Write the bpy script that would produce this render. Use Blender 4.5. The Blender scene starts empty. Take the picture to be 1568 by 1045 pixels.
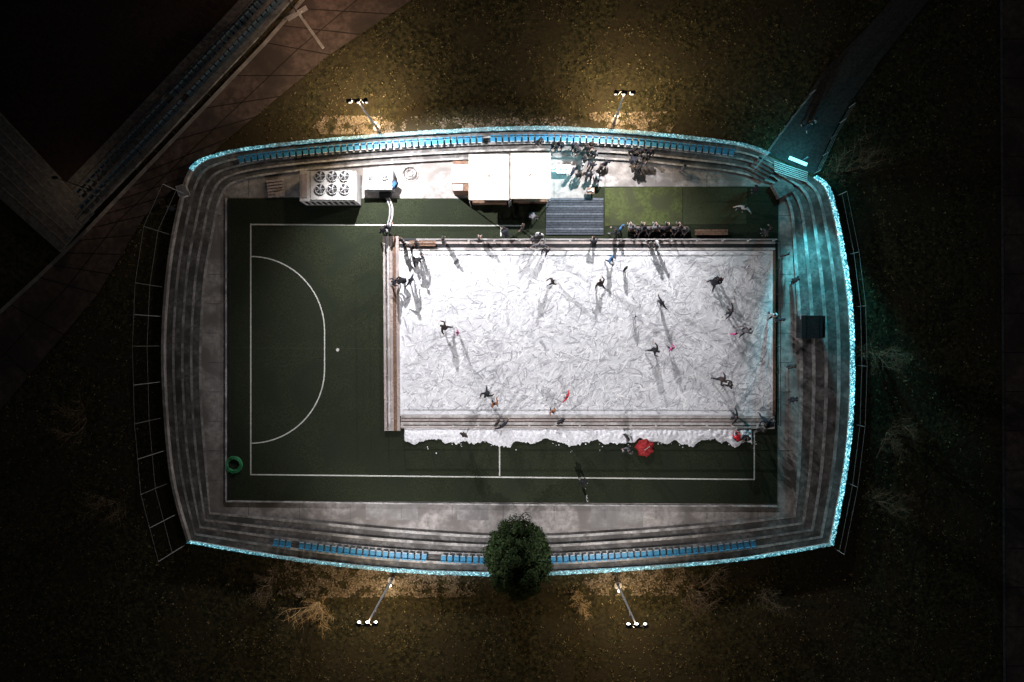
import bpy, math, random
from mathutils import Vector, Matrix, noise as mnoise
random.seed(7)
R=random.random
def U(a,b): return random.uniform(a,b)
D=63.0; S=1568/81.0; ZG=1.4
scene=bpy.context.scene
def P(x,y,z=0.0):
    f=(D-z)/D
    return Vector(((x-784)/S*f, -(y-522.5)/S*f, z))

# ---------------- materials ----------------
def new_mat(name):
    m=bpy.data.materials.new(name); m.use_nodes=True
    nt=m.node_tree; b=nt.nodes['Principled BSDF']
    b.inputs['Specular IOR Level'].default_value=.25
    return m,nt,b
def c4(c): return (c[0],c[1],c[2],1)
def mat_noise(name,c1,c2,scale=3,rough=.85,bump=.2,c3=None,scale3=.4,lo=.35,hi=.65,detail=5,metal=0):
    m,nt,b=new_mat(name); N=nt.nodes; L=nt.links
    tc=N.new('ShaderNodeNewGeometry')
    n=N.new('ShaderNodeTexNoise'); n.inputs['Scale'].default_value=scale; n.inputs['Detail'].default_value=detail
    n.inputs['Roughness'].default_value=.65
    L.new(tc.outputs['Position'],n.inputs['Vector'])
    r=N.new('ShaderNodeValToRGB'); r.color_ramp.elements[0].position=lo; r.color_ramp.elements[1].position=hi
    r.color_ramp.elements[0].color=c4(c1); r.color_ramp.elements[1].color=c4(c2)
    L.new(n.outputs['Fac'],r.inputs['Fac']); col=r.outputs['Color']
    if c3:
        n2=N.new('ShaderNodeTexNoise'); n2.inputs['Scale'].default_value=scale3; n2.inputs['Detail'].default_value=6
        n2.inputs['Distortion'].default_value=.6
        L.new(tc.outputs['Position'],n2.inputs['Vector'])
        r2=N.new('ShaderNodeValToRGB'); r2.color_ramp.elements[0].position=.45; r2.color_ramp.elements[1].position=.62
        mx=N.new('ShaderNodeMixRGB'); mx.inputs['Color2'].default_value=c4(c3)
        L.new(n2.outputs['Fac'],r2.inputs['Fac']); L.new(r2.outputs['Color'],mx.inputs['Fac']); L.new(col,mx.inputs['Color1']); col=mx.outputs['Color']
    L.new(col,b.inputs['Base Color']); b.inputs['Roughness'].default_value=rough; b.inputs['Metallic'].default_value=metal
    if bump:
        bp=N.new('ShaderNodeBump'); bp.inputs['Strength'].default_value=bump; bp.inputs['Distance'].default_value=.05
        L.new(n.outputs['Fac'],bp.inputs['Height']); L.new(bp.outputs['Normal'],b.inputs['Normal'])
    return m
def mat_island(name,cols,rough=.9):
    m,nt,b=new_mat(name); N=nt.nodes; L=nt.links
    g=N.new('ShaderNodeNewGeometry'); r=N.new('ShaderNodeValToRGB')
    el=r.color_ramp.elements
    el[0].color=c4(cols[0]); el[1].color=c4(cols[-1])
    for i,c in enumerate(cols[1:-1]):
        e=el.new((i+1)/(len(cols)-1)); e.color=c4(c)
    L.new(g.outputs['Random Per Island'],r.inputs['Fac']); L.new(r.outputs['Color'],b.inputs['Base Color'])
    b.inputs['Roughness'].default_value=rough; b.inputs['Specular IOR Level'].default_value=.1
    return m
def mat_emit(name,c,s):
    m,nt,b=new_mat(name); b.inputs['Base Color'].default_value=c4(c)
    b.inputs['Emission Color'].default_value=c4(c); b.inputs['Emission Strength'].default_value=s
    m.cycles.emission_sampling='NONE'
    return m

M_grass=mat_noise('grass_soil',(.014,.014,.006),(.085,.074,.033),3.6,.95,.9,c3=(.042,.034,.018),scale3=.22,lo=.42,hi=.68,detail=7)
M_conc=mat_noise('concrete_weathered',(.20,.186,.178),(.40,.372,.355),2.2,.9,.15,c3=(.17,.155,.146),scale3=.45)
M_tread=mat_noise('concrete_tread',(.085,.081,.08),(.20,.193,.186),3,.95,.2,c3=(.075,.071,.068),scale3=.8)
M_nose=mat_noise('concrete_nosing',(.24,.235,.23),(.52,.505,.49),4,.9,.1,c3=(.18,.175,.17),scale3=.9)
M_turf=mat_noise('artificial_turf',(.007,.0105,.005),(.025,.031,.0145),11,.97,.5,c3=(.013,.0175,.009),scale3=.3,detail=8)
M_turf2=mat_noise('turf_seam',(.022,.028,.015),(.034,.04,.022),10,.95,.1)
M_white=mat_noise('white_line_paint',(.34,.34,.31),(.6,.6,.56),12,.7,.05)
M_ice=mat_noise('ice_surface',(.50,.505,.535),(.83,.835,.86),3.2,.5,.12,c3=(.66,.665,.69),scale3=.35,lo=.34,hi=.60)
M_track=mat_island('skate_scrapings',[(.33,.33,.365),(.45,.45,.48),(.64,.645,.67),(.84,.845,.86),(.9,.9,.91)])
M_snow=mat_noise('snow',(.6,.6,.63),(.86,.86,.9),6,.8,.5)
M_deck=mat_noise('pale_pink_plank',(.24,.19,.175),(.46,.39,.365),5,.8,.15,c3=(.3,.255,.24),scale3=1)
M_deck2=mat_noise('grey_white_board',(.36,.34,.335),(.56,.53,.52),5,.7,.1,c3=(.3,.27,.26),scale3=1)
M_wood=mat_noise('wood_brown',(.10,.055,.038),(.2,.12,.08),6,.7,.15)
M_dark=mat_noise('dark_metal',(.015,.015,.017),(.04,.04,.043),8,.5,.05,metal=.3)
M_galv=mat_noise('galvanised_steel',(.3,.3,.31),(.42,.42,.43),8,.5,.03,metal=.5)
M_whitep=mat_noise('white_sheet_metal',(.40,.39,.38),(.55,.54,.52),3,.5,.04)
M_canvas=mat_noise('canvas_white',(.52,.49,.45),(.68,.65,.60),2,.8,.12)
M_seam=mat_noise('canvas_seam',(.40,.37,.33),(.5,.47,.42),5,.8,.05)
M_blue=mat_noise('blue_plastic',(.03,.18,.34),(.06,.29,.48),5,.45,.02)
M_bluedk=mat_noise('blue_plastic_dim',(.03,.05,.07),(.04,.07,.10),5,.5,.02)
M_slab=mat_noise('paving_slabs',(.06,.044,.038),(.12,.09,.08),2,.9,.2,c3=(.05,.039,.035),scale3=.3)
M_joint=mat_noise('joint_dark',(.012,.01,.009),(.025,.02,.018),5,.95,.1)
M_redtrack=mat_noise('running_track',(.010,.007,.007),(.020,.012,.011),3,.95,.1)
M_asph=mat_noise('asphalt',(.03,.03,.03),(.06,.06,.06),5,.9,.2)
M_mat1=mat_noise('turf_mat_bright',(.032,.042,.012),(.065,.076,.026),4,.95,.2,c3=(.036,.04,.018),scale3=.6)
M_mat2=mat_noise('turf_mat_dull',(.030,.035,.017),(.042,.048,.022),6,.95,.2)
M_mat3=mat_noise('grey_plank',(.06,.07,.085),(.12,.135,.16),5,.8,.1)
M_mat4=mat_noise('grey_plank_dark',(.03,.035,.045),(.06,.07,.085),5,.8,.1)
M_red=mat_noise('red_fabric',(.20,.01,.015),(.40,.03,.03),5,.7,.4)
M_green=mat_noise('green_hose',(.04,.24,.10),(.07,.42,.18),8,.5,0)
M_bark=mat_noise('bark',(.07,.05,.03),(.14,.10,.06),9,.9,.3)
M_bark_lit=mat_noise('bark_lamplit',(.26,.18,.09),(.45,.32,.16),9,.9,.3)  # warm lamplight painted into the bark colour of the shrubs near the masts
M_leaf=mat_island('evergreen_leaf',[(.007,.014,.005),(.014,.026,.009),(.024,.043,.014),(.045,.062,.022)])
M_litter=mat_island('grass_and_leaves',[(.018,.019,.008),(.038,.035,.015),(.065,.058,.024),(.11,.095,.042),(.04,.032,.016),(.16,.13,.065),(.24,.20,.11)])
M_sand=mat_island('sandy_soil',[(.08,.062,.04),(.14,.11,.075),(.2,.165,.12),(.30,.25,.19)])
M_lampE=mat_emit('lamp_glass_white',(1,.97,.92),14)
M_lampT=mat_emit('lamp_glass_tilted',(1,.9,.8),1.2)
M_lampW=mat_emit('lamp_glass_warm',(1,.85,.6),3)
M_lampC=mat_emit('lamp_glass_cyan',(.22,.92,1),2.6)
M_skin=mat_noise('skin',(.38,.24,.19),(.46,.30,.24),8,.6,0)
M_trous=mat_noise('dark_trousers',(.010,.011,.016),(.024,.024,.032),8,.9,.05)
M_hair=mat_noise('hair_hat',(.01,.008,.008),(.03,.02,.018),9,.8,.1)
M_blade=mat_noise('skate_boot',(.10,.10,.11),(.25,.25,.25),9,.4,.05)
M_jacket,nt,b=new_mat('jacket_object_colour')
oi=nt.nodes.new('ShaderNodeObjectInfo'); nt.links.new(oi.outputs['Color'],b.inputs['Base Color']); b.inputs['Roughness'].default_value=.85
def mat_led(name,strength):
    m,nt,b=new_mat(name); N=nt.nodes; L=nt.links
    g=N.new('ShaderNodeNewGeometry')
    v=N.new('ShaderNodeTexNoise'); v.inputs['Scale'].default_value=8; v.inputs['Detail'].default_value=4; v.inputs['Roughness'].default_value=.85
    L.new(g.outputs['Position'],v.inputs['Vector'])
    r=N.new('ShaderNodeValToRGB'); e=r.color_ramp.elements
    e[0].position=.45; e[0].color=(.0,.02,.03,1); e[1].position=.64; e[1].color=(.6,1,1,1)
    k=e.new(.54); k.color=(.02,.20,.27,1)
    L.new(v.outputs['Fac'],r.inputs['Fac'])
    n2=N.new('ShaderNodeTexNoise'); n2.inputs['Scale'].default_value=.35; L.new(g.outputs['Position'],n2.inputs['Vector'])
    mr=N.new('ShaderNodeMapRange'); mr.inputs['From Min'].default_value=.35; mr.inputs['From Max'].default_value=.65
    mr.inputs['To Min'].default_value=strength*.4; mr.inputs['To Max'].default_value=strength*1.5
    L.new(n2.outputs['Fac'],mr.inputs['Value'])
    L.new(r.outputs['Color'],b.inputs['Emission Color']); L.new(mr.outputs['Result'],b.inputs['Emission Strength'])
    b.inputs['Base Color'].default_value=(.16,.22,.23,1); b.inputs['Roughness'].default_value=.6
    return m
M_led=mat_led('led_garland',1.5)
M_led2=mat_led('led_garland_bright',3.4)

# ---------------- mesh builder ----------------
class MB:
    def __init__(s,name): s.n=name; s.v=[]; s.f=[]; s.mi=[]; s.mats=[]; s.sm=False
    def m(s,mat):
        if mat not in s.mats: s.mats.append(mat)
        return s.mats.index(mat)
    def face(s,pts,mat):
        i=len(s.v); s.v.extend([tuple(p) for p in pts]); s.f.append(tuple(range(i,i+len(pts)))); s.mi.append(s.m(mat))
    def raw(s,vs,fs,mat):
        i=len(s.v); s.v.extend([tuple(p) for p in vs]); k=s.m(mat)
        for f in fs: s.f.append(tuple(i+a for a in f)); s.mi.append(k)
    def box(s,c,size,mat,rz=0,tilt=0):
        c=Vector(c); hx,hy,hz=size[0]/2,size[1]/2,size[2]/2
        Mx=Matrix.Rotation(rz,3,'Z')@Matrix.Rotation(tilt,3,'X')
        vs=[c+Mx@Vector((a*hx,b*hy,d*hz)) for a in(-1,1) for b in(-1,1) for d in(-1,1)]
        s.raw(vs,[(0,1,3,2),(4,6,7,5),(0,4,5,1),(2,3,7,6),(0,2,6,4),(1,5,7,3)],mat)
    def tube(s,p,q,r1,mat,r2=None,n=6,cap=True):
        if r2 is None: r2=r1
        p=Vector(p); q=Vector(q); d=(q-p)
        if d.length<1e-6: return
        d.normalize(); u=d.orthogonal().normalized(); w=d.cross(u)
        vs=[]
        for k in range(n):
            a=2*math.pi*k/n; o=u*math.cos(a)+w*math.sin(a)
            vs.append(p+o*r1); vs.append(q+o*r2)
        fs=[(2*k,2*((k+1)%n),2*((k+1)%n)+1,2*k+1) for k in range(n)]
        if cap: fs+= [tuple(2*k for k in range(n))[::-1],tuple(2*k+1 for k in range(n))]
        s.raw(vs,fs,mat)
    def path(s,pts,r,mat,n=6):
        for a,b in zip(pts,pts[1:]): s.tube(a,b,r,mat,n=n)
    def ball(s,c,r,mat,nu=10,nv=6,zs=1):
        c=Vector(c); rr=r if isinstance(r,(tuple,list)) else (r,r,r*zs)
        vs=[c+Vector((0,0,rr[2])),c-Vector((0,0,rr[2]))]; fs=[]
        for j in range(1,nv):
            t=math.pi*j/nv
            for i in range(nu):
                a=2*math.pi*i/nu
                vs.append(c+Vector((rr[0]*math.sin(t)*math.cos(a),rr[1]*math.sin(t)*math.sin(a),rr[2]*math.cos(t))))
        for i in range(nu):
            k=(i+1)%nu; fs.append((0,2+i,2+k)); o=2+(nv-2)*nu; fs.append((1,o+k,o+i))
            for j in range(nv-2): fs.append((2+j*nu+i,2+(j+1)*nu+i,2+(j+1)*nu+k,2+j*nu+k))
        s.raw(vs,fs,mat)
    def done(s,smooth=False):
        me=bpy.data.meshes.new(s.n); me.from_pydata(s.v,[],s.f)
        for m in s.mats: me.materials.append(m)
        me.polygons.foreach_set('material_index',s.mi)
        if smooth: me.polygons.foreach_set('use_smooth',[True]*len(s.f))
        me.update()
        o=bpy.data.objects.new(s.n,me); scene.collection.objects.link(o); return o
def light(name,typ,loc,power,col,size=.15,target=None,spot=None,blend=.5,parent=None):
    l=bpy.data.lights.new(name,typ); l.energy=power; l.color=col
    if typ in('POINT','SPOT'): l.shadow_soft_size=size
    if spot: l.spot_size=math.radians(spot); l.spot_blend=blend
    o=bpy.data.objects.new(name,l); scene.collection.objects.link(o); o.location=loc
    if target is not None: o.rotation_euler=(Vector(target)-Vector(loc)).to_track_quat('-Z','Y').to_euler()
    if parent: o.parent=parent
    return o

# ---------------- bowl loops ----------------
ctrl=[((338,305),(296,262)),((362,279),(338,239)),((440,264),(430,224)),((600,250),(600,209)),((800,241),(800,199)),((950,245),(950,204)),
((1060,256),(1060,214)),((1135,266),(1135,224)),((1188,282),(1175,238)),((1203,300),(1245,272)),((1212,330),(1268,298)),((1217,400),(1288,390)),
((1222,480),(1299,470)),((1225,560),(1302,560)),((1224,650),(1299,650)),((1221,730),(1288,740)),((1215,790),(1270,832)),((1100,803),(1120,856)),
((950,815),(950,870)),((790,822),(790,877)),((620,813),(620,872)),((470,799),(450,854)),((322,785),(292,828)),((315,700),(268,740)),
((309,620),(257,640)),((308,530),(253,530)),((314,430),(260,420)),((326,360),(275,330))]
sharp={8,9,16,22}
NC=len(ctrl); SUB=8
def cr(p0,p1,p2,p3,t):
    return .5*((2*p1)+(-p0+p2)*t+(2*p0-5*p1+4*p2-p3)*t*t+(-p0+3*p1-3*p2+p3)*t*t*t)
inn=[];out=[]
for i in range(NC):
    i0=(i-1)%NC;i2=(i+1)%NC;i3=(i+2)%NC
    if i in sharp: i0=i
    if i2 in sharp: i3=i2
    for k in range(SUB):
        t=k/SUB
        for which,arr in((0,inn),(1,out)):
            q=[Vector(ctrl[j][which]) for j in(i0,i,i2,i3)]
            arr.append(cr(*q,t))
NS=len(inn)
def LP(i,t,z):
    i%=NS; a=inn[i].lerp(out[i],t); return P(a.x,a.y,z)

# ground outside
g=MB('ground'); rings=[1.0,1.06,1.14,1.25,1.45,1.8,2.4,4,9,30]
c=Vector((784,530)); vs=[];fs=[]
for ri,s_ in enumerate(rings):
    for i in range(NS):
        a=c+(out[i]-c)*s_; 
        zz=ZG if ri==0 else ZG+mnoise.noise(Vector((a.x*.02,a.y*.02,0)))*.12*min(1,ri/2)-.14*min(1,ri/2)
        p=P(a.x,a.y,ZG); vs.append((p.x,p.y,zz))
for ri in range(len(rings)-1):
    for i in range(NS):
        j=(i+1)%NS; fs.append((ri*NS+i,(ri+1)*NS+i,(ri+1)*NS+j,ri*NS+j))
g.raw(vs,fs,M_grass); g.done(True)

# concrete floor
f=MB('concrete_floor')
f.face([LP(i,0.02,0) for i in range(NS)][::-1],M_conc)
def quadpx(mb,pts,z,mat): mb.face([P(x,y,z) for x,y in pts][::-1],mat)
M_patch=mat_noise('concrete_patch',(.20,.192,.187),(.31,.298,.29),3,.9,.1,c3=(.18,.17,.165),scale3=.6)
for (x0,y0,x1,y1) in [(700,772,748,797),(905,776,985,808),(560,772,640,796)]:
    quadpx(f,[(x0,y0),(x1,y0+1),(x1,y1),(x0,y1)],.004,M_patch)
for x in range(380,1200,78):
    quadpx(f,[(x,774),(x+.8,774),(x+.8,795),(x,795)],.008,M_tread)
    if x<1150: quadpx(f,[(x,268),(x+.8,268),(x+.8,302),(x,302)],.008,M_tread)
for y in range(330,780,45):
    quadpx(f,[(318,y),(338,y),(338,y+.8),(318,y+.8)],.008,M_tread)
    quadpx(f,[(1192,y),(1214,y),(1214,y+.8),(1192,y+.8)],.008,M_tread)
f.done()

# terrace
NST=4
tr=MB('stepped_terrace')
for k in range(NST):
    z0=ZG*k/NST; z1=ZG*(k+1)/NST; t0=k/NST; t1=(k+1)/NST if k<NST-1 else 1.0
    for i in range(NS):
        j=i+1
        tr.face([LP(i,t0,z0),LP(i,t0,z1),LP(j,t0,z1),LP(j,t0,z0)],M_tread)
        tn=t0+.06
        tr.face([LP(i,t0-.012,z1-.05),LP(i,t0-.012,z1+.01),LP(j,t0-.012,z1+.01),LP(j,t0-.012,z1-.05)],M_nose)
        tr.face([LP(i,t0-.012,z1+.01),LP(i,tn,z1+.01),LP(j,tn,z1+.01),LP(j,t0-.012,z1+.01)],M_nose)
        tr.face([LP(i,tn,z1),LP(i,t1,z1),LP(j,t1,z1),LP(j,tn,z1)],M_tread)
tr.done()

# parapet
def parapet(i0,i1,name):
    w=MB(name)
    for i in range(i0,i1):
        A=[]
        for q in(i,i+1):
            a=LP(q,1.0,ZG-.05); d=Vector((a.x,a.y,0)).normalized()
            A.append((a-d*.10,a+d*.10))
        up=Vector((0,0,.5))
        (a0,b0),(a1,b1)=A
        w.face([a0,a0+up,a1+up,a1],M_conc); w.face([b0,b1,b1+up,b0+up],M_conc); w.face([a0+up,b0+up,b1+up,a1+up],M_conc)
    return w.done()
parapet(0,8*SUB,'parapet_wall'); parapet(9*SUB,NS,'parapet_wall')
def garland(i0,i1,mt,wd=1.0):
    w=MB('led_light_garland'); rows=[]
    n=(i1-i0)*5
    for s_ in range(n+1):
        q=i0+s_/5; i=int(q); fr=q-i
        a=LP(i,1.0,ZG).lerp(LP(i+1,1.0,ZG),fr); d=Vector((a.x,a.y,0)).normalized()
        row=[]
        for (o,z) in((-.125*wd,.30),(-.14*wd,.53),(0,.56),(.14*wd,.53),(.13*wd,.42)):
            row.append(a+d*(o+U(-.04,.04))+Vector((0,0,z+U(-.02,.02))))
        rows.append(row)
    vs=[p for r in rows for p in r]; k=5
    fs=[(r*k+c_,(r+1)*k+c_,(r+1)*k+c_+1,r*k+c_+1) for r in range(n) for c_ in range(k-1)]
    w.raw(vs,fs,mt); return w.done()
garland(0,8*SUB,M_led,1.0); garland(9*SUB,16*SUB,M_led2,1.0); garland(16*SUB,22*SUB,M_led,.9)

# seats
def seatrow(name,i0,i1,t,mat,skip=None,z=ZG*.75,step=.5):
    pts=[LP(i,t,z) for i in range(i0,i1+1)]
    w=MB(name); acc=0; pos=0
    for a,b in zip(pts,pts[1:]):
        L=(b-a).length; d=(b-a)/L; ang=math.atan2(d.y,d.x)
        while pos<acc+L:
            p=a+d*(pos-acc); px=p.x*S*D/(D-z)+784
            if not(skip and any(s0<px<s1 for s0,s1 in skip)) and R()>.015:
                n=Vector((-d.y,d.x,0)); 
                if n.dot(Vector((p.x,p.y,0)))<0: n=-n
                w.box(p+Vector((0,0,.38)),(.37,.42,.05),mat,ang+U(-.04,.04))
                w.box(p+n*.27+Vector((0,0,.50)),(.37,.07,.24),mat,ang)
                w.box(p+Vector((0,0,.18)),(.06,.06,.34),M_dark,ang)
                w.box(p-n*.18+Vector((0,0,.405)),(.32,.05,.03),M_whitep,ang)
            pos+=step
        acc+=L
    for a,b in zip(pts,pts[1:]):
        w.tube(a+Vector((0,0,.3)),b+Vector((0,0,.3)),.03,M_dark,n=4)
    return w.done()
seatrow('stadium_seat_row',int(1.45*SUB),int(6.95*SUB),.62,M_blue)
seatrow('stadium_seat_row',int(16.75*SUB),int(21.3*SUB),.60,M_blue,skip=[(652,676)])

# ---------------- playing field ----------------
tf=MB('artificial_turf_pitch')
tf.face([P(352,304,.03),P(352,766,.03),P(784,770,.03),P(1190,772,.03),P(1192,286,.03),P(905,286,.03),P(905,304,.03)],M_turf)
def line(mb,pts,w,z,mat):
    for a,b in zip(pts,pts[1:]):
        a=P(*a,z);b=P(*b,z); d=(b-a).normalized(); n=Vector((-d.y,d.x,0))*w/2
        mb.face([a-n,b-n,b+n,a+n],mat)
line(tf,[(385,344),(799,346)],.10,.036,M_white)
line(tf,[(384,342.5),(384,727)],.10,.040,M_white)
line(tf,[(383,727),(765,731),(1156,734.5)],.10,.036,M_white)
line(tf,[(1155,660),(1155,735)],.10,.040,M_white)
line(tf,[(767,347.5),(767,362)],.10,.036,M_white)
line(tf,[(765,675),(765,729)],.10,.036,M_white)
arc=[(384+113*math.sin(a),507-114*math.cos(a)) for a in [math.pi/2*k/20 for k in range(21)]]
arc+= [(384+113*math.cos(a),565+114*math.sin(a)) for a in [math.pi/2*k/20 for k in range(21)]]
line(tf,arc,.09,.044,M_white)
tf.face([P(517+2.6*math.cos(a),536-2.6*math.sin(a),.036) for a in [k*math.pi/6 for k in range(12)]],M_white)
line(tf,[(354,533),(586,534)],.04,.033,M_turf2)
tf.done()
kb=MB('pitch_kerb')
for a,b in(((346,304),(346,766)),((346,768),(784,773)),((784,773),(1190,776))):
    A=P(*a,.06);B=P(*b,.06);d=B-A
    kb.box((A+B)/2,(d.length,.1,.14),M_nose,math.atan2(d.y,d.x))
A=P(351,304,.05);B=P(351,766,.05); kb.box((A+B)/2,(.16,(A-B).length,.1),M_dark)
kb.done()

# mats
m1=MB('turf_mat')
quadpx(m1,[(926,288),(1045,286),(1045,344),(926,346)],.045,M_mat1); quadpx(m1,[(1046,286),(1144,288),(1143,343),(1046,344)],.045,M_mat2); m1.done()
m2=MB('plank_deck')
for k in range(15):
    y=305+k*3.8; A=P(836,y,.09);B=P(924,y,.09); m2.box((A+B)/2,((B-A).length,.15,.06),M_mat4 if k%3 else M_mat3)
m2.done()

# ---------------- rink ----------------
ice=MB('ice_rink')
x0,y0,x1,y1=611,383,1184,636
ICE=.16
c0,c1,c2,c3=Vector((610,384)),Vector((1184,384)),Vector((1183,637)),Vector((613,637))
ice.face([P(*c0,ICE),P(*c3,ICE),P(*c2,ICE),P(*c1,ICE)],M_ice)
for i in range(10000):
    cx=U(x0+5,x1-5); cy=U(y0+4,y1-4)
    n_=mnoise.noise(Vector((cx*.012,cy*.014,3)))*1.9-.5
    th=n_+random.gauss(0,.55)+(math.pi/2 if R()<.2 else 0); Ln=random.choice((U(.15,.7),U(.3,1.5)))*S; k=U(-1.3,1.3)/Ln; w=(U(.015,.10) if R()<.8 else U(.08,.15))*S
    z=ICE+.004+.012*R(); n=5; x,y=cx,cy
    L_=[];R_=[]; ok=True
    for q in range(n+1):
        ww=w*math.sin(math.pi*(q+.3)/(n+.6))*U(.4,1.3)
        nx,ny=-math.sin(th),math.cos(th)
        L_.append((x+nx*ww/2,y+ny*ww/2)); R_.append((x-nx*ww/2,y-ny*ww/2))
        x+=math.cos(th)*Ln/n; y+=math.sin(th)*Ln/n; th+=k*Ln/n
        if not(x0+1<x<x1-1 and y0+1<y<y1-1): ok=False
    if not ok: continue
    vs=[P(a,b,z) for a,b in L_]+[P(a,b,z) for a,b in R_]
    ice.raw(vs,[(q,q+1,n+2+q,n+1+q) for q in range(n)],M_track)
ice.done()
dk=MB('rink_surround_deck')
def plank(a,b,w,z,mat,h=.06):
    A=P(*a,z);B=P(*b,z);d=B-A; dk.box((A+B)/2,(d.length,w,h),mat,math.atan2(d.y,d.x))
for k,x in enumerate((588.5,593.5,598.5,603.5,608.2)): plank((x,362),(x+2.5,660),.235,.2,(M_deck,M_deck2,M_deck,M_wood,M_deck)[k])
for k,y in enumerate((367,372,377,381.5)): plank((612,y),(1187,y),.19,.2-.002*k,(M_dark,M_deck,M_dark,M_deck2)[k])
for k,y in enumerate((638,643,648.5,654)): plank((614,y),(1186,y+1),.21,.2-.002*k,(M_deck2,M_deck,M_deck2,M_deck)[k])
plank((1185.5,385),(1185.5,636),.2,.21,M_wood)
dk.done()
def railing(name,a,b,z,h=1.0,mat=M_galv,step=2.0,mid=True):
    w=MB(name); A=P(*a,z);B=P(*b,z); L=(B-A).length; n=max(1,round(L/step))
    up=Vector((0,0,h))
    for k in range(n+1):
        p=A.lerp(B,k/n); w.tube(p,p+up,.03,mat)
        w.box(p+Vector((0,0,.02)),(.16,.16,.04),mat)
    w.tube(A+up,B+up,.03,mat)
    if mid: w.tube(A+up*.5,B+up*.5,.02,mat)
    return w.done()
railing('rink_railing',(640,369),(1184,369),.23,1.0,M_deck2)
railing('rink_railing',(616,652),(1160,653),.23,1.0,M_deck2)
railing('rink_railing',(591,375),(594,655),.23,.9,M_deck2)
railing('rink_railing',(1188,372),(1189,650),.1,1.0,M_dark)
# snow bank
sb=MB('snow_bank'); n=420; k=14; vs=[]
for i in range(n+1):
    x=619+(1152-619)*i/n
    wv=.92+.45*mnoise.noise(Vector((x*.028,0,0)))+.30*mnoise.noise(Vector((x*.075,5,0)))+.12*mnoise.noise(Vector((x*.3,9,0)))
    for j in range(k):
        v=j/(k-1); y=656+v*24*min(1.25,max(.45,wv))
        h=(v*(1-v)*4)**.5*.24*(.6+.9*abs(mnoise.noise(Vector((x*.13,y*.16,2)))))
        if j==0: h=.1
        if j==k-1: h=-.005
        if i in(0,n): h=0
        vs.append(P(x,y,.04+h))
sb.raw(vs,[(i*k+j,(i+1)*k+j,(i+1)*k+j+1,i*k+j+1)[::-1] for i in range(n) for j in range(k-1)],M_snow)
for i in range(50):
    x=U(615,1160); y=676+abs(random.gauss(0,8)); r=U(.02,.06); sb.ball(P(x,y,.05),r,M_snow,7,5,.7)
sb.done(True)

# ---------------- tents ----------------
def tent(xa,xb,ya,yb):
    w=MB('market_canopy_tent'); ze=2.4; zp=2.95
    cs=[P(xa,yb,ze),P(xb,yb,ze),P(xb,ya,ze),P(xa,ya,ze)]
    ap=(cs[0]+cs[1]+cs[2]+cs[3])/4; ap.z=zp
    n=6
    for a,b in zip(cs,cs[1:]+cs[:1]):
        for i in range(n):
            s0,s1=i/n,(i+1)/n
            def pt(s_,t_):
                e=a.lerp(b,t_); q=e.lerp(ap,s_); q.z-=.05*math.sin(math.pi*s_)*(.5+.6*math.sin(math.pi*t_)); return q
            for j in range(4):
                w.face([pt(s0,j/4),pt(s0,(j+1)/4),pt(s1,(j+1)/4),pt(s1,j/4)],M_canvas)
            w.tube(pt(s0,0)+Vector((0,0,.01)),pt(s1,0)+Vector((0,0,.01)),.014,M_seam,n=4)
        dn=Vector((0,0,-.3)); w.face([a+dn,b+dn,b,a],M_canvas); w.tube(a,b,.025,M_seam,n=4)
    w.tube(ap-Vector((0,0,.05)),ap+Vector((0,0,.12)),.06,M_wood)
    for q in cs: w.tube(Vector((q.x*.985,q.y*.985,0)),Vector((q.x*.985,q.y*.985,ze)),.035,M_galv)
    w.box(((cs[0].x+cs[1].x)/2,cs[0].y+.25,.5),(abs(cs[1].x-cs[0].x)-.4,.5,1.0),M_wood)
    w.face([Vector((cs[3].x,cs[3].y-.05,0)),Vector((cs[2].x,cs[2].y-.05,0)),cs[2]-Vector((0,.05,0)),cs[3]-Vector((0,.05,0))],M_canvas)
    return w.done(False)
tent(718,779.5,237,306); tent(782,843,235,304)
h=MB('wooden_kiosk')
A=P(693,246,2.0);B=P(717,292,2.0)
cx,cy=(A.x+B.x)/2,(A.y+B.y)/2
h.box((cx,cy,.95),(B.x-A.x,A.y-B.y,1.9),M_wood); h.box((cx,cy+.15,1.96),(B.x-A.x+.15,(A.y-B.y)*.62,.08),M_deck,0,.05)
h.box((cx-.2,cy-.9,1.93),(.8,.5,.05),M_deck); h.box((cx-.65,cy,1.2),(.06,1.1,.7),M_dark)
h.done()

# chiller
def fan(w,c,r):
    w.tube(c,c+Vector((0,0,.16)),r,M_whitep,n=20); w.tube(c+Vector((0,0,.161)),c+Vector((0,0,.17)),r*.88,M_dark,n=20)
    for k in range(5):
        a=2*math.pi*k/5; d=Vector((math.cos(a),math.sin(a),0)); w.box(c+d*r*.45+Vector((0,0,.19)),(r*.72,r*.22,.02),M_galv,a,.3)
    w.tube(c+Vector((0,0,.17)),c+Vector((0,0,.24)),r*.2,M_whitep,n=10)
    for k in range(8):
        a=2*math.pi*k/8; d=Vector((math.cos(a),math.sin(a),0)); w.tube(c+Vector((0,0,.25)),c+d*r+Vector((0,0,.2)),.01,M_galv,n=3)
ch=MB('industrial_chiller')
A=P(459,262,2.1);B=P(545,308,2.1); cx,cy=(A.x+B.x)/2,(A.y+B.y)/2; W,H=B.x-A.x,A.y-B.y
ch.box((cx,cy,1.15),(W,H,1.9),M_whitep); ch.box((cx,cy,.1),(W+.1,H+.1,.2),M_dark)
ch.box((cx+.4,cy+.03,2.15),(W-.9,H-.1,.1),M_whitep)
for i in range(3):
    for j in range(2):
        fan(ch,P(491+i*18.5,270+j*20,2.22),.42)
ch.box((cx-W/2+.35,cy,2.14),(.45,H-.5,.08),M_deck)
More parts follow.
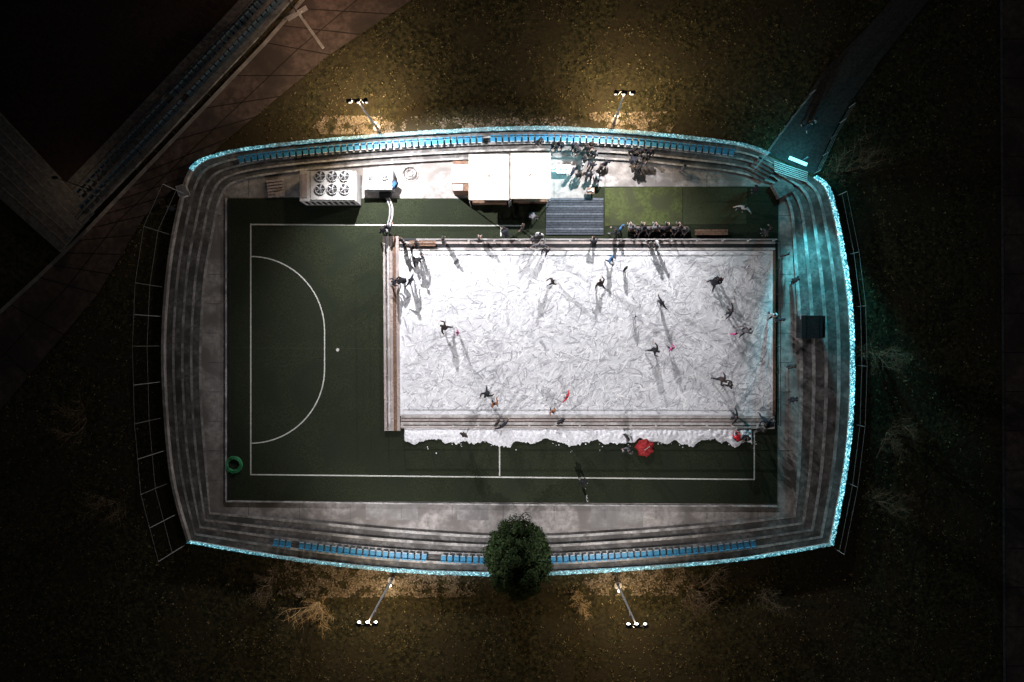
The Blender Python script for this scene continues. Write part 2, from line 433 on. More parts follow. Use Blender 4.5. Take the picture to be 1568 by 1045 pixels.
for k in range(9): ch.box((cx-W/2+.4+k*(W-.8)/8,cy-H/2-.02,1.2),(.22,.03,1.2),M_dark)
ch.done()
c2_=MB('cooling_unit')
A=P(557,258,1.5);B=P(600,290,1.5); cx,cy=(A.x+B.x)/2,(A.y+B.y)/2; W,H=B.x-A.x,A.y-B.y
c2_.box((cx,cy,.75),(W,H,1.4),M_galv); c2_.box((cx-.5,cy+.05,1.5),(W*.42,H*.75,.08),M_whitep); c2_.box((cx+.52,cy,1.5),(W*.42,H*.85,.1),M_whitep)
c2_.box((cx+.02,cy,1.47),(.08,H*.95,.04),M_dark)
fan(c2_,P(568,271,1.55),.22); fan(c2_,P(589,270,1.57),.3)
c2_.box((cx+.4,cy-H/2-.2,.3),(.9,.35,.6),M_dark)
c2_.done()
pl=MB('wooden_pallet')
for k in range(6):
    A=P(409+k*.6,277+k*4.6,.3); pl.box(A+Vector((.6,0,0)),(1.35,.15,.05),M_deck,.12)
for k in range(3): pl.box(P(413+k*9,288,.2),(.09,1.3,.12),M_wood,.12)
pl.box(P(428,297,.38),(.7,.35,.05),M_deck,.4)
pl.done()
hs=MB('flexible_hose')
for o,m_ in((0,M_galv),(4,M_whitep)):
    pts=[P(x+o,y,.12) for x,y in((578,292),(586,297),(593,306),(597,318),(597,330),(594,342),(592,356))]
    hs.path(pts,.07,m_,8)
hs.done()
cc=MB('cable_coil')
for k in range(4):
    r=.22+.12*k; pts=[P(628,266,.05+.03*k)+Vector((r*math.cos(a)*1.1,r*math.sin(a),0)) for a in [2*math.pi*q/24 for q in range(25)]]
    cc.path(pts,.025,M_deck if k%2 else M_dark,5)
cc.done()
gh=MB('garden_hose_coil')
for k in range(7):
    r=.42+.045*k; pts=[P(358,712,.08+.04*(k%3))+Vector((r*math.cos(a)+U(-.01,.01),r*math.sin(a)*.98,0)) for a in [2*math.pi*q/28 for q in range(29)]]
    gh.path(pts,.016,M_green,5)
gh.path([P(366,722,.05),P(352,728,.05),P(346,718,.16)],.018,M_green,5)
gh.done()
def table(px,py,w_,h_,mat=M_whitep):
    t=MB('folding_table'); c=P(px,py,0)
    t.box(c+Vector((0,0,.74)),(w_,h_,.04),mat)
    for a in(-1,1):
        for b_ in(-1,1): t.tube(c+Vector((a*(w_/2-.08),b_*(h_/2-.08),0)),c+Vector((a*(w_/2-.08),b_*(h_/2-.08),.73)),.02,M_galv)
    for k in range(5): t.tube(c+Vector((U(-.4,.4)*w_,U(-.3,.3)*h_,.76)),c+Vector((U(-.4,.4)*w_,U(-.3,.3)*h_,.9)),.05,M_whitep)
    return t.done()
table(862,262,1.1,.7,M_galv); table(903,295,.6,.5,M_wood); 
def bench(xa,xb,y,mat=M_wood):
    t=MB('wooden_bench'); A=P(xa,y,0);B=P(xb,y,0); L=B.x-A.x; c=(A+B)/2
    for k in range(3): t.box(c+Vector((0,-.15+.15*k,.44)),(L,.12,.04),mat)
    for s_ in(-1,0,1): t.box(c+Vector((s_*(L/2-.2),0,.21)),(.08,.4,.42),M_dark)
    return t.done()
bench(1062,1112,357); bench(960,1052,352)
bench(628,668,374)
def redtent(px,py,r):
    t=MB('red_fabric_play_tent'); c=P(px,py,.03); n=14
    rs=[(1,0),(1.0,.25),(.85,.6),(.5,.95),(.12,1.1)]
    vs=[]
    for (k,z) in rs:
        for i in range(n):
            a=2*math.pi*i/n; q=1+(.1 if i%2 else -.08)+U(-.12,.12); vs.append(c+Vector((r*k*q*math.cos(a),r*k*q*math.sin(a),z*r*.6+U(-.06,.06))))
    fs=[(j*n+i,j*n+(i+1)%n,(j+1)*n+(i+1)%n,(j+1)*n+i) for j in range(4) for i in range(n)]+[tuple(4*n+i for i in range(n))]
    t.raw(vs,fs,M_red); t.box(c+Vector((.1,0,r*.9)),(.5,.06,.04),M_whitep,.6); return t.done()
redtent(987,685,.70); redtent(888,228,.4)
k_=MB('sound_equipment_booth')
k_.box(P(1243,501,1.6)+Vector((0,0,-.25)),(1.5,1.7,2.0),M_dark); k_.box(P(1243,501,2.4)+Vector((0,0,0.02)),(1.6,1.75,.08),M_dark)
for q in(-.5,.5): k_.box(P(1243,501,2.45)+Vector((q,0,.03)),(.03,1.7,.03),M_dark)
k_.box(P(1230,496,1.5),(.1,.9,.7),M_whitep); k_.box(P(1230,485,1.9),(.4,.4,.3),M_galv)
k_.done()
wb=MB('utility_cabinet'); wb.box(P(280,293,1.9),(.55,.75,1.0),M_whitep,.3); wb.box(P(280,293,2.43),(.62,.82,.06),M_galv,.3); wb.box(P(281,296,1.9)+Vector((.3,0,0)),(.02,.4,.6),M_dark,.3); wb.done()

# entrance
en=MB('entrance_path')
quadpx(en,[(1176,236),(1215,178),(1262,108),(1330,40),(1420,-60),(1470,-60),(1350,90),(1300,160),(1270,215),(1247,268)],ZG+.05,M_asph)
en.done()
es=MB('entrance_stairs')
for k in range(6):
    A=P(1186-k*.4,262-k*2.8,ZG+.07);B=P(1236,279-k*2.8,ZG+.07); d=B-A
    es.box((A+B)/2+Vector((0,0,.03*k)),(d.length,.06,.05),M_whitep,math.atan2(d.y,d.x))
for k in range(5):
    A=P(1146+k*5,264-k*4.5,.3+k*.25);B=P(1164+k*5,274-k*4.5,.3+k*.25); d=B-A
    es.box((A+B)/2,(d.length+.6,.3,.22),M_tread,math.atan2(d.y,d.x))
es.box(P(1198,288,.5),(1.4,1.2,.6),M_tread,.5); 
es.done()
def fence(name,pts,z,h,step,r=.04,mat=M_dark,wires=3):
    w=MB(name); up=Vector((0,0,h))
    pp=[P(x,y,z) for x,y in pts]
    for a,b in zip(pp,pp[1:]):
        n=max(1,round((b-a).length/step))
        for k in range(n+1):
            p=a.lerp(b,k/n); w.tube(p,p+up,r,mat,n=5)
        for q in range(wires):
            hh=up*((q+1)/wires); w.tube(a+hh,b+hh,r*.5,mat,n=4)
    return w.done()
fence('path_railing',[(1152,262),(1212,180),(1240,145)],ZG,1.2,1.5,.03,M_galv)
fence('path_railing',[(1247,266),(1272,212),(1300,165)],ZG,1.2,1.5,.03,M_galv)
M_fence=mat_noise('fence_steel_dull',(.26,.26,.25),(.36,.36,.35),8,.6,0,metal=.2)
fence('tall_netting_fence',[(289,300),(262,360),(250,440),(246,530),(249,640),(258,740),(283,835)],ZG,4.6,2.9,.03,M_fence,2)
fence('tall_netting_fence',[(1282,300),(1300,390),(1310,470),(1312,560),(1309,650),(1298,740),(1278,840)],ZG,1.8,4.1,.022,M_fence,2)

# ---------------- second arena top-left ----------------
rd=MB('paved_road')
left=[(500,-40),(408,66),(218,266),(138,350),(60,425),(-120,590)]
right=[(690,-40),(505,84),(350,212),(222,330),(150,450),(-60,700)]
def interp(pl,t):
    q=t*(len(pl)-1); i=min(int(q),len(pl)-2); fr=q-i; return (pl[i][0]*(1-fr)+pl[i+1][0]*fr,pl[i][1]*(1-fr)+pl[i+1][1]*fr)
n=40
for i in range(n):
    a,b=interp(left,i/n),interp(left,(i+1)/n); c_,d_=interp(right,(i+1)/n),interp(right,i/n)
    quadpx(rd,[d_,c_,b,a],ZG+.02,M_slab)
for i in range(0,n,2):
    a=interp(left,i/n); d_=interp(right,i/n); line(rd,[a,d_],.07,ZG+.026,M_joint)
line(rd,[tuple(Vector(interp(left,i/n)).lerp(Vector(interp(right,i/n)),.5)) for i in range(n+1)],.06,ZG+.030,M_joint)
line(rd,[(p[0]-2,p[1]) for p in left],.3,ZG+.034,M_patch)
rd.done()
tr2=MB('diagonal_terrace')
base=[(492,-40),(402,60),(212,262),(130,346)]
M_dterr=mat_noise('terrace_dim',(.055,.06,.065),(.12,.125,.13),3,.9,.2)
for k in range(4):
    o0=8+k*15; z=ZG+.06+.12*(3-k)
    a=[(x-o0*.74,y-o0*.67) for x,y in base]; b=[(x-(o0+14)*.74,y-(o0+14)*.67) for x,y in base]
    for i in range(3):
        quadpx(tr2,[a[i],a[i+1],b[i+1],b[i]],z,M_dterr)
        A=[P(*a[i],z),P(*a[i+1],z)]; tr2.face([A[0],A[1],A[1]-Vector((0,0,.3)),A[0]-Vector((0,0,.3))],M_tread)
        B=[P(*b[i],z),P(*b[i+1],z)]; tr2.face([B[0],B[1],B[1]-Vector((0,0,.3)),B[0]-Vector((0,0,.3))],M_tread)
tr2.done()
def seatline(a,b,z):
    w=MB('stadium_seat_row'); A=P(*a,z);B=P(*b,z);d=B-A;L=d.length;d.normalize();ang=math.atan2(d.y,d.x); n=Vector((-d.y,d.x,0))
    k=0
    while k*.52<L:
        p=A+d*k*.52
        if k%23!=22:
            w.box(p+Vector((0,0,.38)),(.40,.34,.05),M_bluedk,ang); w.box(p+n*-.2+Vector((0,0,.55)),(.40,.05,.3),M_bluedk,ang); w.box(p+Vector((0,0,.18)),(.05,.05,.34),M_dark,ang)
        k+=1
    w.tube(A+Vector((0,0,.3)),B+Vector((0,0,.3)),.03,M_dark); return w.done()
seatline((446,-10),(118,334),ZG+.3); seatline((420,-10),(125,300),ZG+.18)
tk=MB('running_track'); quadpx(tk,[(440,-60),(400,2),(150,268),(112,306),(-40,150),(-300,-60)],ZG+.02,M_redtrack); tk.done()
lb=MB('concrete_bleachers')
for k in range(6):
    t=k/5
    a=(-60, 120+t*120); b=(138-t*40, 332+t*48)
    A=P(*a,ZG+.1+.1*k);B=P(*b,ZG+.1+.1*k); d=B-A
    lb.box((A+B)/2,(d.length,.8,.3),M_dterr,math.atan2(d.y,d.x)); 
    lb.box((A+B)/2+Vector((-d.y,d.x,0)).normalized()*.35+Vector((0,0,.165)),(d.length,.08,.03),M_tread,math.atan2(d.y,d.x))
lb.done()
fence('path_railing',[(470,0),(405,62),(214,262)],ZG,1.1,2,.03,M_dark,2)
ba=MB('barrier_gate')
A=P(458,22,ZG+.1);B=P(495,74,ZG+.1);d=B-A; ba.box((A+B)/2,(d.length,.22,.25),M_patch,math.atan2(d.y,d.x))
A=P(440,30,ZG+.1);B=P(470,12,ZG+.1);d=B-A; ba.box((A+B)/2,(d.length,.3,.25),M_patch,math.atan2(d.y,d.x)); ba.tube(P(462,18,ZG),P(462,18,ZG+1.2),.06,M_galv)
ba.done()
rp=MB('side_path'); quadpx(rp,[(1534,-60),(1600,-60),(1600,1200),(1540,1200)],ZG+.02,M_slab)
for y in range(0,1100,60): line(rp,[(1534,y),(1600,y)],.06,ZG+.026,M_joint)
line(rp,[(1533,-60),(1539,1200)],.2,ZG+.03,M_dterr); rp.done()

# ---------------- flood lights ----------------
def flood(bx,by,hx,hy,h,tgt,heads,em):
    w=MB('floodlight_mast'); b=P(bx,by,ZG-.1); t=P(hx,hy,h)
    w.tube(b,t,.10,M_galv,.05,n=10); w.tube(b,b+Vector((0,0,.25)),.3,M_conc,n=12)
    aim=(Vector(tgt)-t); fl=Vector((aim.x,aim.y,0)).normalized()
    w.box(t,(1.3,.08,.08),M_dark)
    pts=[]
    for k in range(heads):
        o=(k-(heads-1)/2)*(1.1/max(1,heads-1)); c=t+Vector((o,0,.05))+fl*.1
        ang=math.atan2(fl.y,fl.x)-math.pi/2+(k-(heads-1)/2)*.35
        w.box(c,(.36,.26,.16),M_dark,ang,-.25)
        w.ball(c+fl*.15+Vector((0,0,.01)),(.12,.06,.08),em,8,5)
        pts.append(c+fl*.4+Vector((0,0,-.1)))
    lw=b.lerp(t,.6); back=-fl
    w.tube(lw,lw+back*.5,.03,M_galv); w.box(lw+back*.6,(.22,.22,.1),M_dark); w.ball(lw+back*.6+Vector((0,0,-.07)),(.08,.08,.05),M_lampW,8,4)
    w.box(b+fl*-.35+Vector((0,0,.25)),(.3,.22,.16),M_dark); w.ball(b+fl*-.35+Vector((0,0,.36)),(.16,.14,.08),M_lampT,8,4)
    w.done()
    return t,pts,lw+back*.6+Vector((0,0,-.25)),b+back*.4+Vector((0,0,.9)),back
specs=[((578,197),(546,153),9.0,(-4,4,0),23000,3,M_lampT),((941,187),(957,140),9.0,(3.0,2.5,0),14500,3,M_lampT),
       ((600,888),(561,958),11.2,(-4,-2,0),7600,3,M_lampE),((946,896),(976,961),11.2,(5,-2,0),5600,3,M_lampE)]
for (b_,h_,H_,tg,pw,nh,em) in specs:
    t,pts,lw,gl,back=flood(b_[0],b_[1],h_[0],h_[1],H_,tg,nh,em)
    mid=sum(pts,Vector())/len(pts); top=H_<10
    light('flood_beam','SPOT',mid,pw,(.985,.97,1),.07,tg,125,.75)
    light('flood_spill','POINT',t+Vector((0,0,-.6)),1000 if top else 700,(1,.74,.5),.2)
    light('pole_lamp','SPOT',lw,2600 if top else 1300,(1,.72,.42),.12,lw+back*2.6+Vector((0,0,-4.5)),165,1)
    light('foot_lamp','POINT',gl,80 if top else 45,(1,.82,.56),.15)
# cyan panel lamp
cp=MB('led_panel_lamp'); c=P(1222,247,4.2); b=P(1219,252,ZG)
cp.tube((b.x,b.y,ZG),(b.x,b.y,4.0),.05,M_dark); cp.box(c,(1.4,.22,.12),M_lampC,-.38); cp.box(c-Vector((0,0,.12)),(1.45,.3,.08),M_dark,-.38); cp.done()
light('led_panel_light','POINT',c+Vector((.25,.1,-.5)),360,(.12,.85,1),.3)
light('led_panel_beam','SPOT',c+Vector((.3,-.2,-.3)),12000,(.12,.8,.95),.3,P(1290,660,0),52,.6)
sl=MB('stall_lamp'); c=P(850,262,2.4); sl.tube(P(846,262,0),Vector((c.x-.2,c.y,2.5)),.03,M_galv); sl.box(c,(.5,.12,.08),M_lampC); sl.done()
light('stall_light','POINT',c+Vector((.1,0,-.2)),240,(.3,.85,1),.15)
sl=MB('street_lamp'); b=P(455,20,ZG); sl.tube(b,b+Vector((0,0,5)),.06,M_dark,.04); sl.tube(b+Vector((0,0,5)),b+Vector((.8,.2,5.2)),.04,M_dark); sl.box(b+Vector((1,.25,5.2)),(.6,.2,.1),M_dark); sl.ball(b+Vector((1,.25,5.12)),(.2,.08,.05),M_lampW,8,4); sl.done()
light('street_lamp_light','POINT',b+Vector((1,.25,4.9)),480,(1,.6,.40),.1)
sl=MB('street_lamp'); b=P(135,290,ZG); sl.tube(b,b+Vector((0,0,3.2)),.05,M_dark,.04); sl.tube(b+Vector((0,0,3.2)),b+Vector((-.6,.2,3.3)),.03,M_dark); sl.box(b+Vector((-.7,.22,3.3)),(.4,.2,.1),M_dark); sl.done()
light('street_lamp_light','POINT',b+Vector((-.7,.22,3.1)),60,(1,.65,.4),.1)

# ---------------- vegetation ----------------
cen=Vector((784,530))
def inside_poly(x,y,poly):
    r=False; j=len(poly)-1
    for i in range(len(poly)):
        xi,yi=poly[i];xj,yj=poly[j]
        if (yi>y)!=(yj>y) and x<(xj-xi)*(y-yi)/(yj-yi)+xi: r=not r
        j=i
    return r
outp=[tuple(cen+(o-cen)*1.022) for o in out]
roadp=left+right[::-1]; pathp=[(1176,236),(1215,178),(1262,108),(1330,40),(1420,-60),(1470,-60),(1350,90),(1300,160),(1270,215),(1247,268)]
terp=[(500,-40),(408,66),(138,350),(60,425),(-60,540),(-300,-60)]
def leafquad(vs,fs,x,y,s_,zmax):
    a=U(0,6.28); p=P(x,y,ZG); p.z=ZG-.02+U(0,zmax)
    d=Vector((math.cos(a),math.sin(a),U(-.3,.3)))*s_; e=Vector((-math.sin(a),math.cos(a),U(-.5,.5)))*s_*.6
    k=len(vs); vs+= [p-d,p+e,p+d,p-e]; fs.append((k,k+1,k+2,k+3))
lf=MB('grass_and_fallen_leaves'); vs=[];fs=[]
for i in range(300000):
    x=U(-40,1525); y=U(-30,1075)
    nz=.6*mnoise.noise(Vector((x*.03,y*.03,1)))+1.2*mnoise.noise(Vector((x*.12,y*.12,4)))
    if nz<U(-.1,.5): continue
    if inside_poly(x,y,outp) or inside_poly(x,y,roadp) or inside_poly(x,y,pathp) or inside_poly(x,y,terp): continue
    leafquad(vs,fs,x,y,U(.025,.085),.10)
lf.raw(vs,fs,M_litter); lf.done()
sd_=MB('sandy_soil_patches'); vs=[];fs=[]
outp2=[tuple(cen+(o-cen)*1.012) for o in out]
for (ax,bx,ay,by,n) in((420,745,855,915,16000),(860,1080,855,912,9000),(470,640,178,205,5000),(890,1030,172,202,4500),(640,900,180,196,1500)):
    for i in range(n):
        x=U(ax,bx); y=ay+(by-ay)*(R()**1.3 if ay>500 else 1-R()**1.5)
        ed=min((x-ax),(bx-x))/45
        if mnoise.noise(Vector((x*.06,y*.08,8)))+min(0,ed-1)*.7<U(-.35,.35): continue
        if inside_poly(x,y,outp2): continue
        leafquad(vs,fs,x,y,U(.04,.12),.05)
sd_.raw(vs,fs,M_sand); sd_.done()

def bare_tree_mesh(seed,H,mt):
    random.seed(seed); w=MB('bare_tree')
    def br(p,d,L,r,lv):
        n=3; q=p
        for k in range(n):
            d2=(d+Vector((U(-.22,.22),U(-.22,.22),U(-.1,.12)))).normalized(); e=q+d2*L/n
            w.tube(q,e,r*(1-k*.22),mt,r*(1-(k+1)*.22),n=5 if lv<2 else 3,cap=False)
            if lv<4:
                for _ in range(2):
                    a=U(0,6.28); s_=Vector((math.cos(a),math.sin(a),U(.1,.7)))
                    br(e,(d2*.75+s_*.8).normalized(),L*U(.5,.72),r*.5,lv+1)
            q=e; d=d2
    for m_ in range(3): 
        a=m_*2.1; br(Vector((0,0,-.1)),Vector((math.cos(a)*.5,math.sin(a)*.5,1)).normalized(),H*.34,.06,1)
    return w.done()
tms=[bare_tree_mesh(3,4.2,M_bark_lit),bare_tree_mesh(8,3.6,M_bark_lit),bare_tree_mesh(15,4.6,M_bark),bare_tree_mesh(19,4.4,M_bark)]
random.seed(21)
spots=[(487,925,1.2),(888,922,.7),(1295,262,1.3),(1070,903,1.25),(1360,662,1),(1345,545,1.1),(130,645,1.1),(415,895,.9),
(1345,770,1.0),(1170,915,.8),(175,770,.9)]
for i,(x,y,s_) in enumerate(spots):
    if i<4: o=tms[i]
    else:
        o=bpy.data.objects.new('bare_tree',tms[2+i%2].data); scene.collection.objects.link(o)
    o.location=P(x,y,ZG); o.location.z=ZG-.1; o.rotation_euler=(0,0,U(0,6.28)); o.scale=(s_*1.1,s_*1.1,s_*.85)

# evergreen
ev=MB('evergreen_tree'); b=P(793,836,ZG); H=7.0; RM=2.75
ev.tube(b-Vector((0,0,.2)),b+Vector((0,0,H*.9)),.2,M_bark,.04,n=8)
random.seed(5)
lobes=[]
for k in range(95):
    h=U(.12,1); a=U(0,6.28)
    rr=RM*math.sqrt(max(0,1-((h-.35)/.68)**2)) if h>.35 else RM*(.75+.25*h/.35)
    rr*=U(.72,.95); c=b+Vector((rr*math.cos(a)*.94,rr*math.sin(a)*1.06,.3+h*H)); lobes.append((c,U(.32,.62)))
    ev.tube(b+Vector((0,0,h*H*.75)),c,.05,M_bark,.015,n=4)
for c,r in lobes:
    for k in range(330):
        d=Vector((random.gauss(0,1),random.gauss(0,1),random.gauss(0,1))).normalized(); p=c+d*r*U(.6,1.02)
        s_=U(.04,.085); u=d.orthogonal().normalized(); u=Matrix.Rotation(U(0,6.28),3,d)@u; v=(d.cross(u)+d*U(-.6,.6)).normalized()
        ev.face([p-u*s_,p-v*s_*.5,p+u*s_,p+v*s_*.5],M_leaf)
for k in range(7000):
    h=U(.1,.98); a=U(0,6.28); rr=RM*math.sqrt(max(0,1-((h-.35)/.68)**2))*U(.2,.88); p=b+Vector((rr*math.cos(a),rr*math.sin(a),.3+h*H)); s_=.12
    u=Vector((U(-1,1),U(-1,1),U(-.4,.4))).normalized(); v=u.orthogonal().normalized(); ev.face([p-u*s_,p-v*s_,p+u*s_,p+v*s_],M_leaf)
ev.done()

# ---------------- people ----------------
def human(name,pose):
    J={'pel':(0,0,.93),'sp':(0,.02,1.12),'ch':(0,.03,1.34),'nk':(0,.03,1.50),'hd':(0,.05,1.60),
     'hl':(-.1,0,.9),'hr':(.1,0,.9),'kl':(-.11,.04,.5),'kr':(.11,.04,.5),'al':(-.11,0,.1),'ar':(.11,0,.1),'tl':(-.12,.17,.06),'tr':(.12,.17,.06),
     'sl':(-.19,.02,1.42),'sr':(.19,.02,1.42),'el':(-.27,.0,1.14),'er':(.27,.0,1.14),'wl':(-.29,.1,.9),'wr':(.29,.1,.9)}
    J.update(pose); J={k:Vector(v) for k,v in J.items()}
    rad={'pel':.15,'sp':.15,'ch':.175,'nk':.06,'hd':.065,'hl':.11,'hr':.11,'kl':.075,'kr':.075,'al':.052,'ar':.052,'tl':.045,'tr':.045,'sl':.095,'sr':.095,'el':.066,'er':.066,'wl':.042,'wr':.042}
    E=[('pel','sp'),('sp','ch'),('ch','nk'),('nk','hd'),('pel','hl'),('hl','kl'),('kl','al'),('al','tl'),('pel','hr'),('hr','kr'),('kr','ar'),('ar','tr'),('ch','sl'),('sl','el'),('el','wl'),('ch','sr'),('sr','er'),('er','wr')]
    for s_ in'lr':
        d=(J['w'+s_]-J['e'+s_]).normalized(); side=d.cross(Vector((0,0,1)))
        if side.length<.1: side=Vector((1,0,0))
        side.normalize(); pm=J['w'+s_]+d*.08; J['p'+s_]=pm; rad['p'+s_]=.032; E.append(('w'+s_,'p'+s_))
        for q,(o,L) in enumerate(((-.03,.075),(-.01,.085),(.01,.08),(.03,.06))):
            J[f'f{s_}{q}']=pm+side*o+d*(.03+L*.5); J[f'g{s_}{q}']=pm+side*o*1.1+d*(.03+L)+Vector((0,0,-.02)); rad[f'f{s_}{q}']=.010; rad[f'g{s_}{q}']=.008
            E+= [('p'+s_,f'f{s_}{q}'),(f'f{s_}{q}',f'g{s_}{q}')]
        J['th'+s_]=J['w'+s_]+d*.06-side*.06; rad['th'+s_]=.011; E.append(('w'+s_,'th'+s_))
    keys=list(J); me=bpy.data.meshes.new(name+'_sk'); me.from_pydata([J[k] for k in keys],[(keys.index(a),keys.index(b)) for a,b in E],[])
    o=bpy.data.objects.new(name+'_sk',me); scene.collection.objects.link(o)
    md=o.modifiers.new('s','SKIN'); 
    for i,k in enumerate(keys):
        me.skin_vertices[0].data[i].radius=(rad[k],rad[k]*(.8 if k in('pel','sp','ch') else 1)); me.skin_vertices[0].data[i].use_root=(k=='pel')
    sd=o.modifiers.new('ss','SUBSURF'); sd.levels=1; sd.render_levels=1
    dg=bpy.context.evaluated_depsgraph_get(); ev_=o.evaluated_get(dg); m2=ev_.to_mesh()
    w=MB(name); vs=[v.co.copy() for v in m2.vertices]
    grp={}
    for k in keys:
        if k in('pel','hl','hr','kl','kr'): grp[k]=M_trous
        elif k in('al','ar','tl','tr'): grp[k]=M_blade
        elif k[0] in 'fg' or k in('pl','pr') or k.startswith('th'): grp[k]=M_skin
        elif k in('hd',): grp[k]=M_skin
        else: grp[k]=M_jacket
    for mt in(M_jacket,M_trous,M_skin,M_blade): w.m(mt)
    w.v=[tuple(v) for v in vs]
    for p in m2.polygons:
        c=sum((vs[i] for i in p.vertices),Vector())/len(p.vertices)
        bk=min(keys,key=lambda k:(J[k]-c).length-rad[k]*.5); w.f.append(tuple(p.vertices)); w.mi.append(w.m(grp[bk]))
    ev_.to_mesh_clear(); bpy.data.objects.remove(o)
    up=(J['hd']-J['nk']).normalized(); hc=J['hd']+up*.06
    w.ball(hc,(.078,.095,.12),M_skin,12,8); w.ball(hc+Vector((0,-.015,.03)),(.092,.105,.11),M_hair,12,8)
    w.ball(hc+Vector((0,.10,-.01)),(.014,.022,.02),M_skin,6,4)
    for q in(-1,1):
        w.ball(hc+Vector((q*.082,0,-.01)),(.012,.02,.032),M_skin,6,4); w.ball(hc+Vector((q*.03,.085,.015)),.011,M_hair,6,4)
    w.box(hc+Vector((0,.088,-.055)),(.045,.012,.01),M_red)
    return w.done(True)
poses={
'stand':{},
'stride':dict(pel=(0,-.03,.86),sp=(0,.06,1.03),ch=(0,.16,1.23),nk=(0,.24,1.37),hd=(0,.3,1.46),hl=(-.1,-.03,.84),hr=(.1,-.03,.84),kl=(-.13,.24,.52),kr=(.18,-.13,.48),al=(-.13,.1,.12),ar=(.3,-.4,.2),tl=(-.13,.28,.06),tr=(.36,-.28,.1),
   sl=(-.19,.16,1.31),sr=(.19,.16,1.31),el=(-.38,.06,1.12),er=(.35,.3,1.12),wl=(-.46,-.08,.98),wr=(.30,.5,1.05)),
'wide':dict(kl=(-.17,.08,.5),kr=(.17,.06,.5),al=(-.22,0,.1),ar=(.22,0,.1),tl=(-.26,.16,.06),tr=(.26,.16,.06),el=(-.4,.05,1.24),er=(.4,.05,1.22),wl=(-.58,.12,1.1),wr=(.58,.14,1.05)),
'bend':dict(pel=(0,-.15,.82),sp=(0,0,.97),ch=(0,.2,1.1),nk=(0,.34,1.15),hd=(0,.43,1.15),hl=(-.1,-.15,.8),hr=(.1,-.15,.8),kl=(-.17,.13,.48),kr=(.17,.13,.48),sl=(-.19,.2,1.14),sr=(.19,.2,1.14),el=(-.25,.34,.9),er=(.25,.34,.9),wl=(-.12,.5,.75),wr=(.12,.5,.75)),
'walk':dict(kl=(-.1,.18,.52),kr=(.1,-.02,.5),al=(-.1,.3,.12),ar=(.1,-.32,.14),tl=(-.1,.46,.08),tr=(.1,-.17,.06),el=(-.27,-.12,1.16),er=(.27,.12,1.16),wl=(-.26,-.2,.93),wr=(.25,.32,1.0)),
'sit':dict(pel=(0,0,.52),sp=(0,0,.72),ch=(0,.04,.93),nk=(0,.06,1.09),hd=(0,.09,1.19),hl=(-.1,.02,.5),hr=(.1,.02,.5),kl=(-.13,.42,.5),kr=(.13,.42,.5),al=(-.13,.45,.1),ar=(.13,.45,.1),tl=(-.13,.62,.06),tr=(.13,.62,.06),sl=(-.19,.03,1.0),sr=(.19,.03,1.0),el=(-.27,.12,.76),er=(.27,.12,.76),wl=(-.12,.34,.62),wr=(.12,.34,.62)),
}
HM={k:human('person',v) for k,v in poses.items()}
dk_=[(.015,.016,.022),(.02,.022,.035),(.03,.03,.03),(.035,.025,.022),(.012,.012,.014)]
COL={'k':None,'p':(.5,.08,.25),'r':(.55,.02,.03),'o':(.25,.09,.04),'w':(.4,.4,.41),'b':(.03,.10,.22),'g':(.11,.11,.12)}
def person(x,y,z,pose,ang=None,col='k',s_=1.0,nm='ice_skater'):
    o=bpy.data.objects.new(nm,HM[pose].data); scene.collection.objects.link(o)
    c=COL[col] or random.choice(dk_); o.color=(c[0],c[1],c[2],1)
    o.location=P(x,y,z); o.rotation_euler=(0,0,math.radians(ang if ang is not None else U(0,360))); o.scale=(s_*1.05,)*3
random.seed(11)
ZI=ICE
for t in [(618,372,'stand',None,'k'),(630,380,'walk',None,'k'),(641,399,'stride',200,'k'),(607,434,'walk',90,'k'),(632,432,'wide',60,'k'),(620,431,'bend',90,'k'),
 (684,503,'stride',60,'k'),(702,510,'stand',90,'p',.7),(747,600,'stride',150,'k'),(758,617,'walk',20,'o'),(770,650,'wide',None,'k'),(762,646,'stand',None,'k'),(845,628,'walk',None,'o',.8),
 (867,607,'wide',60,'r',.8),(857,643,'stand',None,'k'),(845,433,'walk',110,'k'),(918,438,'stride',20,'k'),(932,400,'walk',None,'b'),(955,413,'stand',None,'k',.75),(1008,465,'wide',300,'k'),
 (970,486,'stand',None,'w',.65),(997,535,'stride',240,'k'),(1025,534,'walk',None,'p',.8),(1088,437,'stride',-30,'k',1.1),(1094,430,'walk',None,'k'),(1113,478,'wide',70,'k'),(1120,512,'stand',None,'p',.8),
 (1134,508,'stride',300,'g'),(1098,579,'stride',230,'k'),(1112,588,'walk',80,'k'),(1176,483,'walk',None,'w'),(1188,490,'stand',None,'k'),(1140,410,'stand',None,'w',.6),
 (825,378,'wide',None,'g'),(835,386,'walk',None,'k'),(997,378,'stand',None,'k'),(907,377,'bend',None,'k'),(1003,377,'stand',None,'w'),(735,372,'sit',0,'k'),(680,371,'stand',None,'k'),(641,377,'stand',None,'k'),
 (1125,670,'bend',None,'r'),(1140,667,'sit',None,'k'),(1160,655,'walk',None,'k'),(1170,650,'bend',None,'k'),(1120,636,'wide',None,'k'),(1165,640,'stride',None,'k')]:
    x,y,po,an,co=t[:5]; person(x,y,ZI+.0 if 384<y<637 and x>611 else .23,po,an,co,t[5] if len(t)>5 else 1)
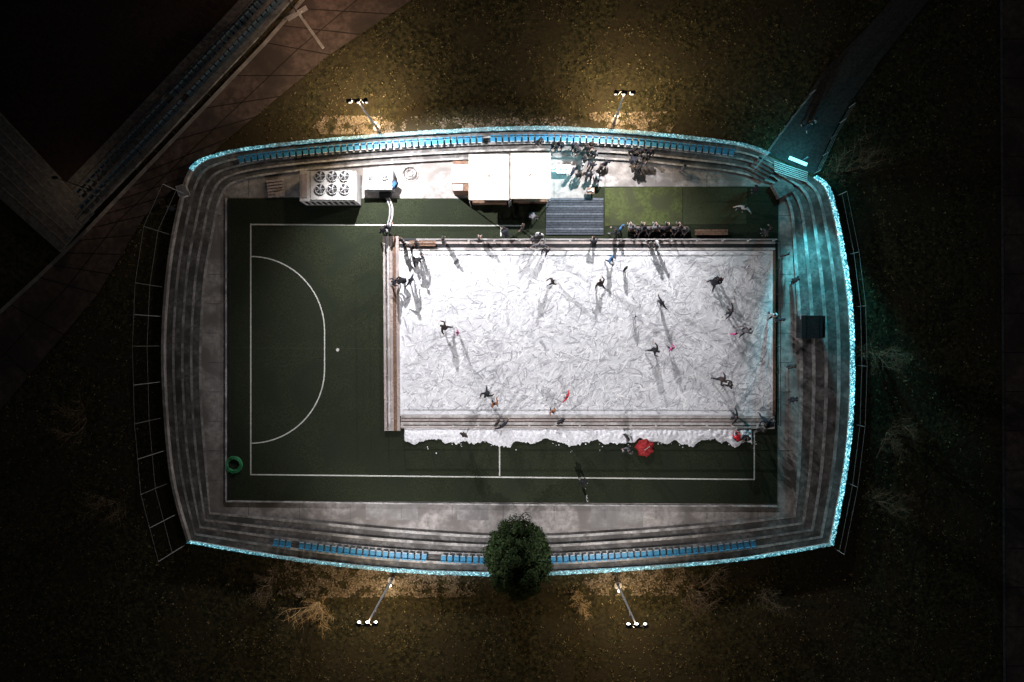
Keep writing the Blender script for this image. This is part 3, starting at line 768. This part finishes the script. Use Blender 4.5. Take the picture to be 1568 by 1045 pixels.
for t in [(712,663,'stand','k'),(892,736,'walk','k'),(897,761,'stand','w',.7),(957,667,'stand','k'),(960,687,'walk','g'),(597,352,'walk','k'),(590,356,'stand','k'),(812,333,'bend','g'),(775,362,'bend','k'),(800,352,'stand','k'),
 (817,366,'walk','g'),(826,362,'stand','w'),(890,262,'stand','w'),(905,257,'walk','k'),(917,263,'stand','k'),(886,273,'stand','k'),(902,272,'walk','g'),(914,277,'stand','w'),(893,247,'stand','k'),(908,240,'stand','g'),
 (876,268,'stand','k'),(975,262,'walk','k'),(925,256,'stand','k'),(1042,262,'stand','g'),(1132,322,'wide','w'),(1150,294,'stand','k'),(1165,360,'stand','k'),(1170,357,'walk','k'),(940,358,'walk','k'),(948,352,'stand','b'),
 (1207,610,'stand','k'),(607,285,'bend','b')]:
    person(t[0],t[1],.04,t[2],None,t[3],t[4] if len(t)>4 else 1,'person')
for i,x in enumerate(range(966,1056,9)):
    person(x+U(-2,2),352,.0,'sit',180+U(-15,15) if i%2 else U(-15,15),random.choice('kkwgkgw'),.98,'seated_person')
for x,y in((850,226),(858,224),(880,226),(884,232),(897,230),(965,236),(972,240),(980,236),(986,243),(992,238),(968,246),(825,222),(902,224)):
    person(x,y,ZG*.75,random.choice(['sit','stand','stand','bend']),180+U(-40,40),random.choice('kkkkgkw'),1,'spectator')
person(1230,197,ZG+.06,'walk',200,'k',1,'person')
person(1236,192,ZG+.06,'stand',200,'g',1,'person')
for x,y in((1195,392),(1210,430),(1205,560),(270,323)): person(x,y,.03 if x>500 else ZG,'stand',None,'k',1,'person')
for o in HM.values(): bpy.data.objects.remove(o)

# ---------------- world / camera ----------------
w=bpy.data.worlds.new('World'); scene.world=w; w.use_nodes=True; nt=w.node_tree
bg=nt.nodes['Background']; sk=nt.nodes.new('ShaderNodeTexSky'); sk.sky_type='NISHITA'; sk.sun_disc=False
sk.sun_elevation=math.radians(4); sk.sun_rotation=math.radians(200); nt.links.new(sk.outputs['Color'],bg.inputs['Color']); bg.inputs['Strength'].default_value=.010
sun=bpy.data.lights.new('moonlight','SUN'); sun.energy=.03; sun.color=(.95,.95,1); sun.angle=math.radians(2); so=bpy.data.objects.new('moonlight',sun); scene.collection.objects.link(so); so.rotation_euler=(math.radians(40),0,math.radians(200))
cam=bpy.data.cameras.new('Camera'); cam.lens=28; cam.sensor_width=36; cam.clip_end=3000; co=bpy.data.objects.new('Camera',cam); scene.collection.objects.link(co); co.location=(0,0,D); co.rotation_euler=(0,0,0); scene.camera=co
scene.view_settings.view_transform='Standard'; scene.view_settings.look='None'; scene.view_settings.exposure=0
